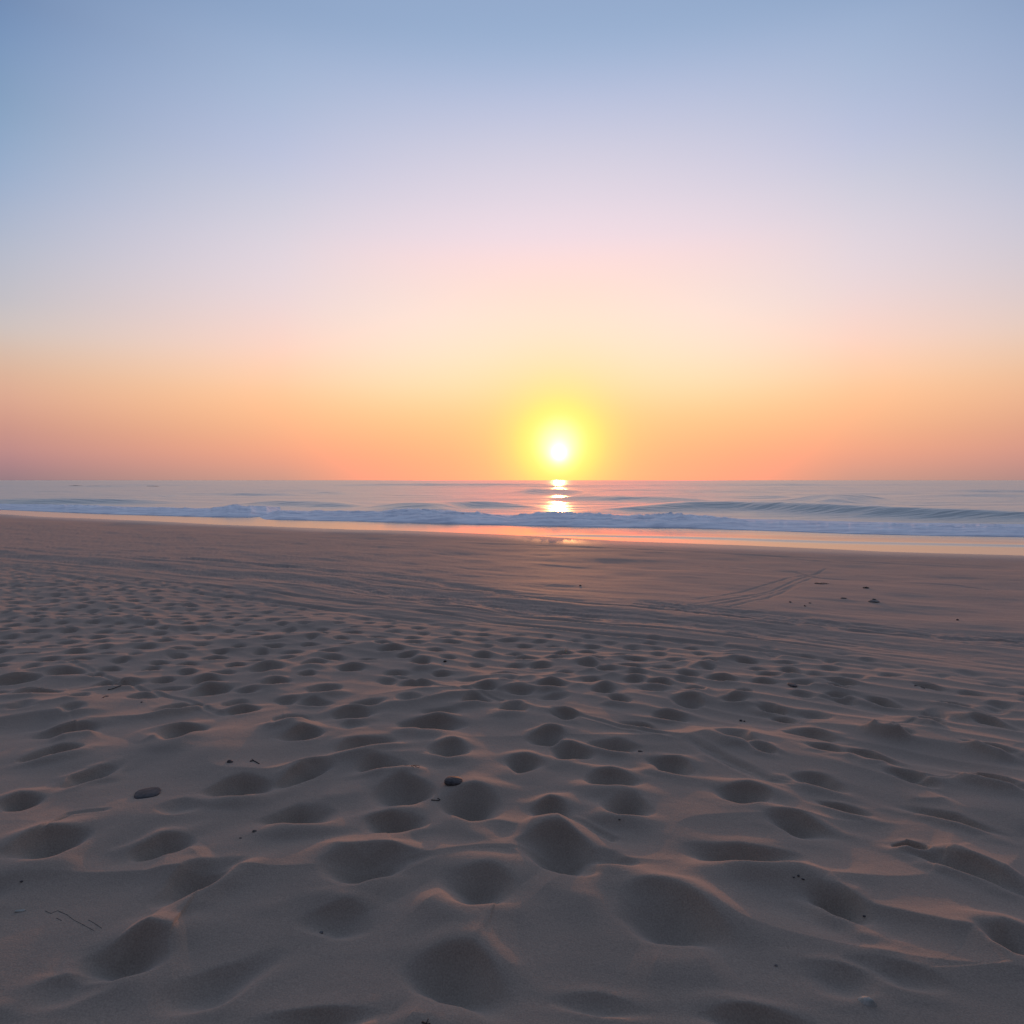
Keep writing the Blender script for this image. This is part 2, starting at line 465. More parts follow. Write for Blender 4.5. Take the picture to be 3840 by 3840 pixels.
# ------------------------------------------------------------------ sand
def build_sand(mat):
    th = thetas(1150, R(42), 60, R(178))
    dep = np.linspace(math.atan(CAM_H / 1.45), math.atan(CAM_H / 62.0), 1000)
    # even spacing in depression, as fine as the eye sees from head height
    near = np.concatenate([[.001], np.linspace(.08, 1.43, 40)])
    mid = CAM_H / np.tan(dep)
    far = 62 * (4000 / 62) ** np.linspace(0, 1, 26)[1:]
    r = np.concatenate([near, mid, far])
    RR, TT = np.meshgrid(r, th, indexing='ij')
    X = RR * np.sin(TT)
    Y = RR * np.cos(TT)
    Z = generic_z(X, Y)

    def window(x0, x1, y0, y1):
        cs = [(x0, y0), (x0, y1), (x1, y0), (x1, y1)]
        if y0 <= 0:
            cs.append(((x0 + x1) / 2, y0))
        an = [math.atan2(x, y) for x, y in cs]
        xx = min(max(0, x0), x1)
        yy = min(max(0, y0), y1)
        rmin = math.hypot(xx, yy)
        rmax = max(math.hypot(*c) for c in cs)
        if y0 < 0 < y1 or (x0 < 0 < x1 and y0 < 0):
            a0, a1 = -4, 4
        else:
            a0, a1 = min(an), max(an)
        i0, i1 = np.searchsorted(r, [rmin, rmax])
        j0, j1 = np.searchsorted(th, [a0, a1])
        return slice(max(i0 - 1, 0), i1 + 1), slice(max(j0 - 1, 0), j1 + 1)
    D = np.zeros_like(Z)
    for f in feats:
        q = 2.2 * max(f[2], f[3])
        w = window(f[0] - q, f[0] + q, f[1] - q, f[1] + q)
        if D[w].size:
            D[w] += add_dent(X[w], Y[w], f)
    for c in CRESTW:
        q = .9
        w = window(c[0][:, 0].min() - q, c[0][:, 0].max() + q, c[0][:, 1].min() - q, c[0][:, 1].max() + q)
        D[w] += add_crest(X[w], Y[w], c)
    for k, c in enumerate(TRACKW):
        q = 1.6
        w = window(c[0][:, 0].min() - q, c[0][:, 0].max() + q, c[0][:, 1].min() - q, c[0][:, 1].max() + q)
        D[w] += add_track(X[w], Y[w], c, k)
    Z = Z + D
    me = grid_mesh('sand', np.stack([X, Y, Z], -1), len(r), len(th), wrap=True)
    s, t = shore_s(X, Y)
    ss = s + .5 * vnoise(t * .15, s * .0, 31)
    damp = sm(2.6, .1, ss) * .78 + .22 * sm(S_FP + .5, S_FP - 3.0, ss)
    attr(me, 'damp', damp)
    attr(me, 'rough', np.clip(.06 + sm(2.5, 6, s) * sm(S_FP + 1.5, S_FP - 1.5, s) * (.35 + .65 * sm(2.5, -2, X + .35 * (Y - 8))), 0, 1))
    o = link('sand', me, mat)
    o['kind'] = 'structure'
    return o


# ------------------------------------------------------------------ sea
def lin(pts):
    a = np.array(pts, float)
    def f(u):
        u = np.asarray(u, float)
        v = np.interp(u, a[:, 0], a[:, 1])
        sl0 = (a[1, 1] - a[0, 1]) / (a[1, 0] - a[0, 0]) * .5
        sl1 = (a[-1, 1] - a[-2, 1]) / (a[-1, 0] - a[-2, 0]) * .5
        v = np.where(u < a[0, 0], a[0, 1] + np.maximum((u - a[0, 0]) * .02, -40), v)
        v = np.where(u > a[-1, 0], a[-1, 1] + (u - a[-1, 0]) * .02, v)
        return v
    return f


# swells: crest line in source px with crest height (m); front face towards the beach
SWELLS = [
    ([(-900, 1868), (0, 1871), (230, 1874), (330, 1870), (430, 1868), (650, 1870), (780, 1878)], .42, 1.5, 5),
    ([(780, 1882), (870, 1877), (1000, 1878), (1300, 1882), (1430, 1884)], .36, 1.4, 5),
    ([(1270, 1884), (1500, 1886), (1640, 1888), (1740, 1880), (1900, 1882), (2030, 1884), (2120, 1890)], .42, 1.5, 4),
    ([(2050, 1890), (2200, 1890), (2400, 1886), (2560, 1884), (2700, 1883), (2860, 1883), (2960, 1890), (3060, 1897), (3200, 1899),
      (3400, 1903), (3600, 1908), (3800, 1912), (4800, 1925)], .50, 1.1, 5),
    ([(3040, 1864), (3120, 1859), (3230, 1857), (3400, 1858), (3480, 1863), (3600, 1869), (3750, 1872)], .55, 2.2, 6),
    ([(1880, 1834), (1980, 1832), (2090, 1831), (2180, 1833), (2290, 1838)], .75, 4.0, 9),
    ([(1950, 1863), (2100, 1861), (2300, 1862), (2570, 1866), (2800, 1868)], .34, 1.8, 5),
    ([(1100, 1847), (1180, 1845), (1250, 1845), (1310, 1848)], .26, 1.6, 6),
    ([(440, 1857), (520, 1854), (600, 1857)], .24, 1.4, 5),
    ([(2700, 1862), (2900, 1862), (3060, 1865)], .16, 1.4, 5),
    ([(3600, 1842), (3740, 1841), (4000, 1843)], .22, 2, 7),
    ([(1400, 1852), (1600, 1856), (1750, 1856)], .14, 1.6, 5),
    ([(850, 1852), (1000, 1853), (1120, 1852)], .14, 1.6, 5),
    ([(2700, 1826), (3000, 1828), (3300, 1828)], .18, 3, 9),
    ([(0, 1838), (200, 1840), (420, 1842)], .18, 2, 7),
]
_r = random.Random(5)
for _ in range(22):
    # long low swells farther out
    u0 = _r.uniform(-500, 3600)
    v0 = _r.choice([1809, 1813, 1817, 1822, 1828, 1835, 1842, 1850, 1858, 1866])
    w0 = _r.uniform(500, 1300)
    D0 = 2.0 * FPX / (v0 - HOR)
    SWELLS.append(([(u0, v0), (u0 + w0 / 2, v0 - .4), (u0 + w0, v0)], min(.5, .10 + .0011 * D0), .7 + .012 * D0, 3 + .04 * D0))
SWELLW = []
for pts, H, wf, wb in SWELLS:
    SWELLW.append((np.array([unproj(u, v, SEA + H) for u, v in pts]), H, wf, wb))
SWASH = np.array([unproj(u, v, SEA) for u, v in [(1880, 2004), (2000, 2005), (2200, 2009), (2540, 2016), (2700, 2019), (3000, 2031), (3300, 2037), (3500, 2041), (3840, 2047), (4600, 2070)]])


def sea_z(X, Y):
    z = np.full(X.shape, SEA)
    s, t = shore_s(X, Y)
    off = sm(-7, -16, s)
    d = np.hypot(X, Y)
    z = z + off * sm(600, 150, d) * (.085 * fbm(s * .16 + 3, t * .045, 71, 3, .55))
    z = z + off * sm(160, 60, d) * .012 * fbm(s * .9, t * .3, 75, 2)
    def ridge(P, wf, wb, tap):
        xs = np.linspace(P[0, 0], P[-1, 0], 80)
        ys = np.interp(xs, P[:, 0], P[:, 1])
        k = np.hanning(25)
        k /= k.sum()
        ys = np.convolve(np.pad(ys, 12, mode='reflect', reflect_type='odd'), k, 'valid')
        yl = np.interp(X, xs, ys)
        sl = np.interp(X, xs, np.gradient(ys, xs))
        d = (yl - Y) / np.sqrt(1 + sl * sl)
        L = xs[-1] - xs[0]
        e = sm(0, tap * L, X - xs[0]) * sm(0, tap * L, xs[-1] - X)
        return np.where(d > 0, np.exp(-(d / wf) ** 2 * .8), np.exp(-(d / wb) ** 2)) * e
    for k, (P, H, wf, wb) in enumerate(SWELLW):
        d = .5 * vnoise(X * .22 + k, Y * 0, 82)
        z = z + H * ridge(P + np.array([0, .0]), wf, wb, .35) * (1 + .12 * vnoise(X * .12 + 7 * k, Y * .03, 80))
    z = z + .045 * ridge(SWASH, .30, 1.4, .15)
    return z


def build_sea(mat):
    th = thetas(900, R(42), 40, R(110))
    h = CAM_H - SEA
    dep = np.concatenate([np.linspace(math.atan(h / 12.), math.atan(h / 30.), 240)[:-1], np.linspace(math.atan(h / 30.), math.atan(h / 400.), 520)])
    mid = h / np.tan(dep)
    far = 400 * (45000 / 400) ** np.linspace(0, 1, 60)[1:]
    r = np.concatenate([mid, far])
    RR, TT = np.meshgrid(r, th, indexing='ij')
    X = RR * np.sin(TT)
    Y = RR * np.cos(TT)
    Z = sea_z(X, Y)
    me = grid_mesh('sea', np.stack([X, Y, Z], -1), len(r), len(th))
    s, t = shore_s(X, Y)
    attr(me, 'shallow', sm(-9, -3, s))
    o = link('sea', me, mat)
    o['kind'] = 'structure'
    return o


# ------------------------------------------------------------------ materials
def new_mat(name):
    m = bpy.data.materials.new(name)
    m.use_nodes = True
    nt = m.node_tree
    b = nt.nodes['Principled BSDF']
    return m, nt, b


def N(nt, typ, **kw):
    n = nt.nodes.new(typ)
    for k, v in kw.items():
        setattr(n, k, v)
    return n


def sand_material():
    m, nt, b = new_mat('sand')
    L = nt.links
    geo = N(nt, 'ShaderNodeNewGeometry')
    at = N(nt, 'ShaderNodeAttribute', attribute_name='damp')
    n1 = N(nt, 'ShaderNodeTexNoise')
    n1.inputs['Scale'].default_value = 1.7
    n1.inputs['Detail'].default_value = 5
    L.new(geo.outputs['Position'], n1.inputs['Vector'])
    n2 = N(nt, 'ShaderNodeTexNoise')
    n2.inputs['Scale'].default_value = 170
    n2.inputs['Detail'].default_value = 3
    L.new(geo.outputs['Position'], n2.inputs['Vector'])
    dry = N(nt, 'ShaderNodeMix', data_type='RGBA')
    dry.inputs['A'].default_value = SAND_A
    dry.inputs['B'].default_value = SAND_B
    L.new(n1.outputs['Fac'], dry.inputs['Factor'])
    gr = N(nt, 'ShaderNodeMapRange')
    gr.inputs['From Min'].default_value = .25
    gr.inputs['From Max'].default_value = .75
    gr.inputs['To Min'].default_value = .80
    gr.inputs['To Max'].default_value = 1.20
    L.new(n2.outputs['Fac'], gr.inputs['Value'])
    mul = N(nt, 'ShaderNodeVectorMath', operation='SCALE')
    L.new(dry.outputs['Result'], mul.inputs[0])
    L.new(gr.outputs['Result'], mul.inputs['Scale'])
    wet = N(nt, 'ShaderNodeMix', data_type='RGBA')
    L.new(at.outputs['Fac'], wet.inputs['Factor'])
    L.new(mul.outputs['Vector'], wet.inputs['A'])
    wet.inputs['B'].default_value = SAND_WET
    L.new(wet.outputs['Result'], b.inputs['Base Color'])
    rr = N(nt, 'ShaderNodeMapRange')
    rr.inputs['To Min'].default_value = .92
    rr.inputs['To Max'].default_value = .36
    L.new(at.outputs['Fac'], rr.inputs['Value'])
    L.new(rr.outputs['Result'], b.inputs['Roughness'])
    b.inputs['Specular IOR Level'].default_value = .4
    b.inputs['Sheen Weight'].default_value = .28
    b.inputs['Sheen Roughness'].default_value = .45
    b.inputs['Sheen Tint'].default_value = (.8, .62, .56, 1)
    bp = N(nt, 'ShaderNodeBump')
    bp.inputs['Strength'].default_value = .6
    bp.inputs['Distance'].default_value = .002
    L.new(n2.outputs['Fac'], bp.inputs['Height'])
    n3 = N(nt, 'ShaderNodeTexNoise')
    n3.inputs['Scale'].default_value = 28
    n3.inputs['Detail'].default_value = 4
    L.new(geo.outputs['Position'], n3.inputs['Vector'])
    mps = N(nt, 'ShaderNodeMapping')
    mps.inputs['Rotation'].default_value = (0, 0, -math.atan2(TD[1], TD[0]))
    mps.inputs['Scale'].default_value = (.35, 1.0, 1)
    L.new(geo.outputs['Position'], mps.inputs['Vector'])
    n4 = N(nt, 'ShaderNodeTexNoise')
    n4.inputs['Scale'].default_value = 9
    n4.inputs['Detail'].default_value = 6
    n4.inputs['Roughness'].default_value = .62
    L.new(mps.outputs['Vector'], n4.inputs['Vector'])
    bp3 = N(nt, 'ShaderNodeBump')
    bp3.inputs['Distance'].default_value = .035
    at2 = N(nt, 'ShaderNodeAttribute', attribute_name='rough')
    sc2 = N(nt, 'ShaderNodeMath', operation='MULTIPLY')
    sc2.inputs[1].default_value = .55
    L.new(at2.outputs['Fac'], sc2.inputs[0])
    L.new(sc2.outputs[0], bp3.inputs['Strength'])
    L.new(n4.outputs['Fac'], bp3.inputs['Height'])
    L.new(bp.outputs['Normal'], bp3.inputs['Normal'])
    bp2 = N(nt, 'ShaderNodeBump')
    bp2.inputs['Strength'].default_value = .30
    bp2.inputs['Distance'].default_value = .006
    L.new(n3.outputs['Fac'], bp2.inputs['Height'])
    L.new(bp3.outputs['Normal'], bp2.inputs['Normal'])
    L.new(bp2.outputs['Normal'], b.inputs['Normal'])
    return m


def sea_material():
    m, nt, b = new_mat('sea_water')
    L = nt.links
    geo = N(nt, 'ShaderNodeNewGeometry')
    at = N(nt, 'ShaderNodeAttribute', attribute_name='shallow')
    mix = N(nt, 'ShaderNodeMix', data_type='RGBA')
    L.new(at.outputs['Fac'], mix.inputs['Factor'])
    mix.inputs['A'].default_value = (.46, .44, .38, 1)
    mix.inputs['B'].default_value = (.34, .28, .22, 1)
    L.new(mix.outputs['Result'], b.inputs['Base Color'])
    b.inputs['IOR'].default_value = 2.0
    rr = N(nt, 'ShaderNodeMapRange')
    rr.inputs['To Min'].default_value = .29
    rr.inputs['To Max'].default_value = .18
    L.new(at.outputs['Fac'], rr.inputs['Value'])
    L.new(rr.outputs['Result'], b.inputs['Roughness'])
    mp = N(nt, 'ShaderNodeMapping')
    mp.inputs['Rotation'].default_value = (0, 0, -math.atan2(TD[1], TD[0]))
    mp.inputs['Scale'].default_value = (.22, 1.0, 1)
    mp.vector_type = 'POINT'
    L.new(geo.outputs['Position'], mp.inputs['Vector'])
    n1 = N(nt, 'ShaderNodeTexNoise')
    n1.inputs['Scale'].default_value = 1.1
    n1.inputs['Detail'].default_value = 5
    n1.inputs['Roughness'].default_value = .55
    L.new(mp.outputs['Vector'], n1.inputs['Vector'])
    n2 = N(nt, 'ShaderNodeTexNoise')
    n2.inputs['Scale'].default_value = .16
    n2.inputs['Detail'].default_value = 5
    n2.inputs['Roughness'].default_value = .6
    L.new(mp.outputs['Vector'], n2.inputs['Vector'])
    bq = N(nt, 'ShaderNodeBump')
    bq.inputs['Distance'].default_value = 1.6
    bq.inputs['Strength'].default_value = .5
    L.new(n2.outputs['Fac'], bq.inputs['Height'])
    bqm = N(nt, 'ShaderNodeMix', data_type='VECTOR')
    L.new(at.outputs['Fac'], bqm.inputs['Factor'])
    L.new(bq.outputs['Normal'], bqm.inputs[4])
    L.new(geo.outputs['Normal'], bqm.inputs[5])
    bp = N(nt, 'ShaderNodeBump')
    L.new(bqm.outputs[1], bp.inputs['Normal'])
    bp.inputs['Distance'].default_value = .30
    sr = N(nt, 'ShaderNodeMapRange')
    sr.inputs['To Min'].default_value = .48
    sr.inputs['To Max'].default_value = .03
    L.new(at.outputs['Fac'], sr.inputs['Value'])
    L.new(sr.outputs['Result'], bp.inputs['Strength'])
    L.new(n1.outputs['Fac'], bp.inputs['Height'])
    L.new(bp.outputs['Normal'], b.inputs['Normal'])
    return m


def foam_material():
    m, nt, b = new_mat('sea_foam')
    L = nt.links
    geo = N(nt, 'ShaderNodeNewGeometry')
    mp = N(nt, 'ShaderNodeMapping')
    mp.inputs['Rotation'].default_value = (0, 0, -math.atan2(TD[1], TD[0]))
    mp.inputs['Scale'].default_value = (.35, 1.0, 1.8)
    L.new(geo.outputs['Position'], mp.inputs['Vector'])
    n1 = N(nt, 'ShaderNodeTexNoise')
    n1.inputs['Scale'].default_value = 1.7
    n1.inputs['Detail'].default_value = 8
    n1.inputs['Roughness'].default_value = .65
    L.new(mp.outputs['Vector'], n1.inputs['Vector'])
    cr = N(nt, 'ShaderNodeValToRGB')
    cr.color_ramp.elements[0].position = .36
    cr.color_ramp.elements[0].color = (.66, .68, .74, 1)
    cr.color_ramp.elements[1].position = .58
    cr.color_ramp.elements[1].color = (.97, .97, .98, 1)
    L.new(n1.outputs['Fac'], cr.inputs['Fac'])
    L.new(cr.outputs['Color'], b.inputs['Base Color'])
    b.inputs['Roughness'].default_value = .75
    b.inputs['Specular IOR Level'].default_value = .3
    b.inputs['Subsurface Weight'].default_value = .0
    bp = N(nt, 'ShaderNodeBump')
    bp.inputs['Strength'].default_value = .5
    bp.inputs['Distance'].default_value = .12
    L.new(n1.outputs['Fac'], bp.inputs['Height'])
    L.new(bp.outputs['Normal'], b.inputs['Normal'])
    return m


def stuff_material(name, c0, c1, scale=40, rough=.7, bump=.4, dist=.002):
    m, nt, b = new_mat(name)
    L = nt.links
    tc = N(nt, 'ShaderNodeTexCoord')
    n1 = N(nt, 'ShaderNodeTexNoise')
    n1.inputs['Scale'].default_value = scale
    n1.inputs['Detail'].default_value = 6
    L.new(tc.outputs['Object'], n1.inputs['Vector'])
    cr = N(nt, 'ShaderNodeValToRGB')
    cr.color_ramp.elements[0].position = .35
    cr.color_ramp.elements[0].color = (*c0, 1)
    cr.color_ramp.elements[1].position = .65
    cr.color_ramp.elements[1].color = (*c1, 1)
    L.new(n1.outputs['Fac'], cr.inputs['Fac'])
    L.new(cr.outputs['Color'], b.inputs['Base Color'])
    b.inputs['Roughness'].default_value = rough
    bp = N(nt, 'ShaderNodeBump')
    bp.inputs['Strength'].default_value = bump
    bp.inputs['Distance'].default_value = dist
    L.new(n1.outputs['Fac'], bp.inputs['Height'])
    L.new(bp.outputs['Normal'], b.inputs['Normal'])
    return m


SAND_A = (.262, .204, .154, 1)
SAND_B = (.330, .257, .196, 1)
SAND_WET = (.130, .104, .094, 1)
M_SAND = sand_material()
M_SEA = sea_material()
M_FOAM = foam_material()
M_STONE = stuff_material('dark_stone', (.035, .030, .030), (.075, .062, .058), 45)
M_GREY = stuff_material('grey_stone', (.09, .08, .075), (.17, .15, .14), 40)
M_SHELL = stuff_material('pale_shell', (.24, .23, .19), (.36, .34, .29), 60, .5, .2)
M_WOOD = stuff_material('driftwood', (.025, .020, .017), (.07, .055, .045), 60)
M_WEED = stuff_material('dried_seaweed', (.014, .016, .012), (.05, .045, .030), 70)
M_CLOD = stuff_material('wet_sand_clod', (.12, .10, .085), (.18, .15, .125), 30)

sand = build_sand(M_SAND)
sea = build_sea(M_SEA)


# ------------------------------------------------------------------ breaking waves
def tag(o, label, cat, group=None):
    o['label'] = label
    o['category'] = cat
    if group:
        o['group'] = group
    return o


def make_wave(label, base, top, u0, u1, D, back, ends, seed, lump=.10):
    n = int((u1 - u0) / 3)
    U = np.linspace(u0, u1, n)
    vb = lin(base)(U)
    vt = lin(top)(U)
    taper = np.ones(n)
    if ends[0]:
        taper *= sm(0, ends[0], U - u0)
    if ends[1]:
        taper *= sm(0, ends[1], u1 - U)
    B = np.array([unproj(u, v, SEA) for u, v in zip(U, vb)])
    dist = np.hypot(B[:, 0], B[:, 1])
    dirn = B / dist[:, None]
    yc = dist + D * (dist / 31)
    zc = CAM_H - (vt - HOR) / FPX * yc * dirn[:, 1]
    H = np.maximum(zc - SEA, .02) * taper
    # ragged lip
    sx = U / 3840 * 45
    H = H * (1 + .10 * fbm(sx * 1.1, sx * 0 + seed, 90 + seed, 4, .6)) + .012 * taper * vnoise(sx * 5, sx * 0, 95 + seed)
    q = np.concatenate([np.linspace(0, 1, 34), 1 + np.linspace(0, 1, 18)[1:]])
    V = np.zeros((n, len(q), 3))
    for j, k in enumerate(q):
        if k <= 1:
            d = dist + (yc - dist) * k
            z = H * (np.sin(min(1, k * 1.02) * math.pi / 2) ** .85)
        else:
            kk = k - 1
            d = yc + back * (dist / 31) * kk
            z = H * (1 - .93 * sm(0, 1, np.array(kk)))
        X = dirn[:, 0] * d
        Y = dirn[:, 1] * d
        m = math.sin(min(k, 1) * math.pi * .5) ** .7 * (1 - max(0, k - 1) * .7)
        s, t = shore_s(X, Y)
        nz = fbm(t * .9 + seed, s * 1.5 + z * 3, 100 + seed, 4, .55)
        nd = fbm(t * 1.4 + 3, z * 4 + k * 3, 110 + seed, 4, .55)
        hh = np.minimum(H / .35, 1)
        X = X + dirn[:, 0] * nd * lump * 1.6 * m * hh
        Y = Y + dirn[:, 1] * nd * lump * 1.6 * m * hh
        V[:, j, 0] = X
        V[:, j, 1] = Y
        ragged = math.exp(-((k - 1) / .22) ** 2) * .055 * hh * fbm(t * 3.1, s * 2.0 + k, 130 + seed, 4, .65)
        zz = SEA - .04 + (.05 * taper + z) + nz * lump * .5 * m * hh + ragged
        if k == 0 or k == q[-1]:
            zz = zz * 0 + SEA - .12
        V[:, j, 2] = zz
    me = grid_mesh('breaking_wave', V, n, len(q))
    o = link('breaking_wave', me, M_FOAM)
    return tag(o, label, 'wave', 'breaking waves with white foam')


make_wave('long ragged foam wave rolling along the shore below the sun',
          [(900, 1944), (1000, 1949), (1300, 1955), (1570, 1963), (1900, 1971), (2200, 1978), (2570, 1982), (2900, 1992), (3200, 2003), (3500, 2010), (3840, 2015)],
          [(900, 1940), (960, 1930), (1060, 1913), (1160, 1919), (1270, 1919), (1430, 1922), (1460, 1914), (1690, 1916), (1705, 1921), (1800, 1926), (1900, 1938),
           (2030, 1926), (2080, 1919), (2150, 1927), (2330, 1936), (2400, 1929), (2570, 1935), (2650, 1940), (2800, 1956), (3000, 1964), (3300, 1968), (3840, 1975)],
          900, 6400, 4.2, 5.0, (160, 0), 1, .13)
make_wave('smooth foam wave at the left shore ending in a raised hump',
          [(0, 1912), (400, 1929), (800, 1940), (930, 1941), (1000, 1936), (1070, 1918)],
          [(0, 1893), (250, 1896), (560, 1905), (790, 1909), (830, 1902), (860, 1895), (960, 1900), (1045, 1905), (1075, 1912)],
          -2600, 1075, 4.2, 5.0, (0, 30), 2, .10)
make_wave('short patch of pale foam breaking on the swell, right of the sun',
          [(2600, 1907), (2700, 1909), (2800, 1908), (2860, 1900)], [(2600, 1886), (2680, 1882), (2780, 1882), (2850, 1882), (2870, 1886)],
          2600, 2868, 1.6, 1.2, (90, 40), 3, .05)
make_wave('thin low strip of foam breaking offshore near the right edge',
          [(3090, 1912), (3200, 1918), (3300, 1915), (3400, 1910)], [(3090, 1901), (3180, 1897), (3300, 1899), (3400, 1904)],
          3090, 3400, 1.4, 1.2, (70, 110), 4, .04)


# ------------------------------------------------------------------ small things lying on the beach
def place(u, v):
    x, y = ground_uv(u, v)
    for _ in range(4):
        z = float(sand_z_pts(x, y)[0])
        x, y = unproj(u, v, z)
    return x, y, float(sand_z_pts(x, y)[0])


def scale_at(p):
    c, s = math.cos(PITCH), math.sin(PITCH)
    return (p[1] * c - (p[2] - CAM_H) * s) / FPX     # metres per source pixel


def finish(bm, name, mat, parent=None, smooth=True):
    me = bpy.data.meshes.new(name)
    for f in bm.faces:
        f.smooth = smooth
    bm.to_mesh(me)
    bm.free()
    return link(name, me, mat, parent)


def stone(name, u, v, w, ratio, height, rot, mat, label, cat, sink=.25, seed=0, power=2.0, sub=4, wob=.10):
    """water-worn stone: w = width in source px, ratio = depth over width, height over width"""
    p = place(u, v)
    k = scale_at(p)
    W = w * k
    bm = bmesh.new()
    bmesh.ops.create_icosphere(bm, subdivisions=sub, radius=1)
    for q in bm.verts:
        c = q.co.normalized()
        e = (abs(c.x) ** power + abs(c.y) ** power + abs(c.z) ** 2.0) ** (-1 / power)
        n = float(fbm(np.array(c.x * 1.3 + seed * 3.1 + c.z), np.array(c.y * 1.3 + c.z * .8 - seed), 200 + seed, 3))
        c = c * e * (1 + wob * n)
        q.co = Vector((c.x * W / 2, c.y * W * ratio / 2, c.z * W * height / 2))
    o = finish(bm, name, mat)
    o.location = (p[0], p[1], p[2] + W * height / 2 * (1 - 2 * sink))
    o.rotation_euler = (0, 0, R(rot))
    return tag(o, label, cat)


def tube(bm, pts, r0, r1, seg=7, seed=0):
    rings = []
    n = len(pts)
    for i, p in enumerate(pts):
        p = Vector(p)
        d = (Vector(pts[min(i + 1, n - 1)]) - Vector(pts[max(i - 1, 0)])).normalized()
        a = d.cross(Vector((0, 0, 1)))
        a = a.normalized() if a.length > 1e-4 else Vector((1, 0, 0))
        b = d.cross(a)
        rr = r0 + (r1 - r0) * i / (n - 1)
        rr *= 1 + .25 * math.sin(i * 2.3 + seed)
        rings.append([bm.verts.new(p + (a * math.cos(t) + b * math.sin(t)) * rr) for t in [2 * math.pi * k / seg for k in range(seg)]])
    for A, B in zip(rings[:-1], rings[1:]):
        for k in range(seg):
            bm.faces.new((A[k], A[(k + 1) % seg], B[(k + 1) % seg], B[k]))
    bm.faces.new(rings[0])
    bm.faces.new(rings[-1][::-1])
    bmesh.ops.recalc_face_normals(bm, faces=bm.faces)


def twig(name, uv, r_px, mat, label, cat, forks=(), lift=.6, arch=0):
    """a bent stick whose course is given in source px"""
    P = [place(u, v) for u, v in uv]
    k = scale_at(P[0])
    r = r_px * k
    o3 = Vector(P[0])
    # resample
    pts = []
    for a, b in zip(P[:-1], P[1:]):
        for i in range(4):
            t = i / 4
            pts.append(Vector(a).lerp(Vector(b), t))
    pts.append(Vector(P[-1]))
    zs = sand_z_pts([q.x for q in pts], [q.y for q in pts])
    n = len(pts)
    loc = []
    for i, q in enumerate(pts):
        zz = max(zs[i], q.z) if i % 4 else zs[i]
        loc.append(Vector((q.x, q.y, zz + r * lift + arch * k * math.sin(math.pi * i / (n - 1)))) - o3)
    bm = bmesh.new()
    tube(bm, loc, r, r * .6, seed=len(label))
    ob = finish(bm, name, mat)
    ob.location = o3
    tag(ob, label, cat)
    for fk in forks:
        i, du, dv, hz = fk
        a = loc[int(i * (n - 1))]
        b = a + Vector((du * k, -dv * k * 2, hz * k))
        bm = bmesh.new()
        tube(bm, [a, a.lerp(b, .35) + Vector((0, 0, r * .4)), a.lerp(b, .7) + Vector((r * .5, 0, r * .3)), b], r * .75, r * .35, seed=3)
        finish(bm, 'side_shoot', mat, ob)
    return ob


def shell(name, u, v, w, ratio, rot, tilt, mat, label, sink=.2, ribs=16, dome=.32):
    """half a bivalve shell: a ribbed dome with a hinge, lying mouth down"""
    p = place(u, v)
    k = scale_at(p)
    W = w * k
    bm = bmesh.new()
    nu, nv = 64, 14
    rows = []
    for j in range(nv + 1):
        t = j / nv
        row = []
        for i in range(nu):
            a = 2 * math.pi * i / nu
            fan = 1 + .035 * math.cos(a * ribs) * t
            # hinge at a = 180 degrees: pulled to a point
            hx = math.cos(a)
            hy = math.sin(a) * (1 - .28 * max(0, -math.cos(a)) ** 1.5)
            x = (hx * t - .38 * (1 - t) ** 1.4) * fan
            y = hy * t * ratio * fan
            z = dome * (1 - t ** 2.2) + .012 * math.cos(a * ribs) * t * (1 - t)
            z += .006 * math.sin(t * 26)
            row.append(bm.verts.new((x * W / 2, y * W / 2, z * W)))
        rows.append(row)
    for A, B in zip(rows[:-1], rows[1:]):
        for i in range(nu):
            bm.faces.new((A[i], B[i], B[(i + 1) % nu], A[(i + 1) % nu]))
    bmesh.ops.remove_doubles(bm, verts=bm.verts, dist=W * 1e-4)
    bmesh.ops.recalc_face_normals(bm, faces=bm.faces)
    # thickness
    r = bmesh.ops.extrude_face_region(bm, geom=list(bm.faces))
    for q in [g for g in r['geom'] if isinstance(g, bmesh.types.BMVert)]:
        q.co = q.co * .93 - Vector((0, 0, W * .02))
    bmesh.ops.recalc_face_normals(bm, faces=bm.faces)
    o = finish(bm, name, mat)
    o.location = (p[0], p[1], p[2] - W * dome * sink + W * .02)
    o.rotation_euler = (R(tilt), 0, R(rot))
    return tag(o, label, 'shell')


def chip(name, u, v, w, ratio, thick, rot, mat, label, cat, seed=0, tilt=6):
    """a flat broken flake with an irregular outline and bevelled edges"""
    p = place(u, v)
    k = scale_at(p)
    W = w * k
    rnd = random.Random(seed)
    n = 11
    out = []
    for i in range(n):
        a = 2 * math.pi * i / n
        r = rnd.uniform(.7, 1.05)
        out.append((math.cos(a) * r * W / 2, math.sin(a) * r * W * ratio / 2))
    bm = bmesh.new()
    lv = []
    for z, s in ((0, .9), (.25, 1), (.75, .97), (1, .8)):
        lv.append([bm.verts.new((x * s, y * s, (z + .25 * math.sin(3 * x / W + seed)) * thick * W)) for x, y in out])
    for A, B in zip(lv[:-1], lv[1:]):
        for i in range(n):
            bm.faces.new((A[i], A[(i + 1) % n], B[(i + 1) % n], B[i]))
    bm.faces.new(lv[0][::-1])
    bm.faces.new(lv[-1])
    bmesh.ops.recalc_face_normals(bm, faces=bm.faces)
    o = finish(bm, name, mat, smooth=False)
    o.location = (p[0], p[1], p[2] - thick * W * .15)
    o.rotation_euler = (R(tilt), R(tilt * .5), R(rot))
    return tag(o, label, cat)


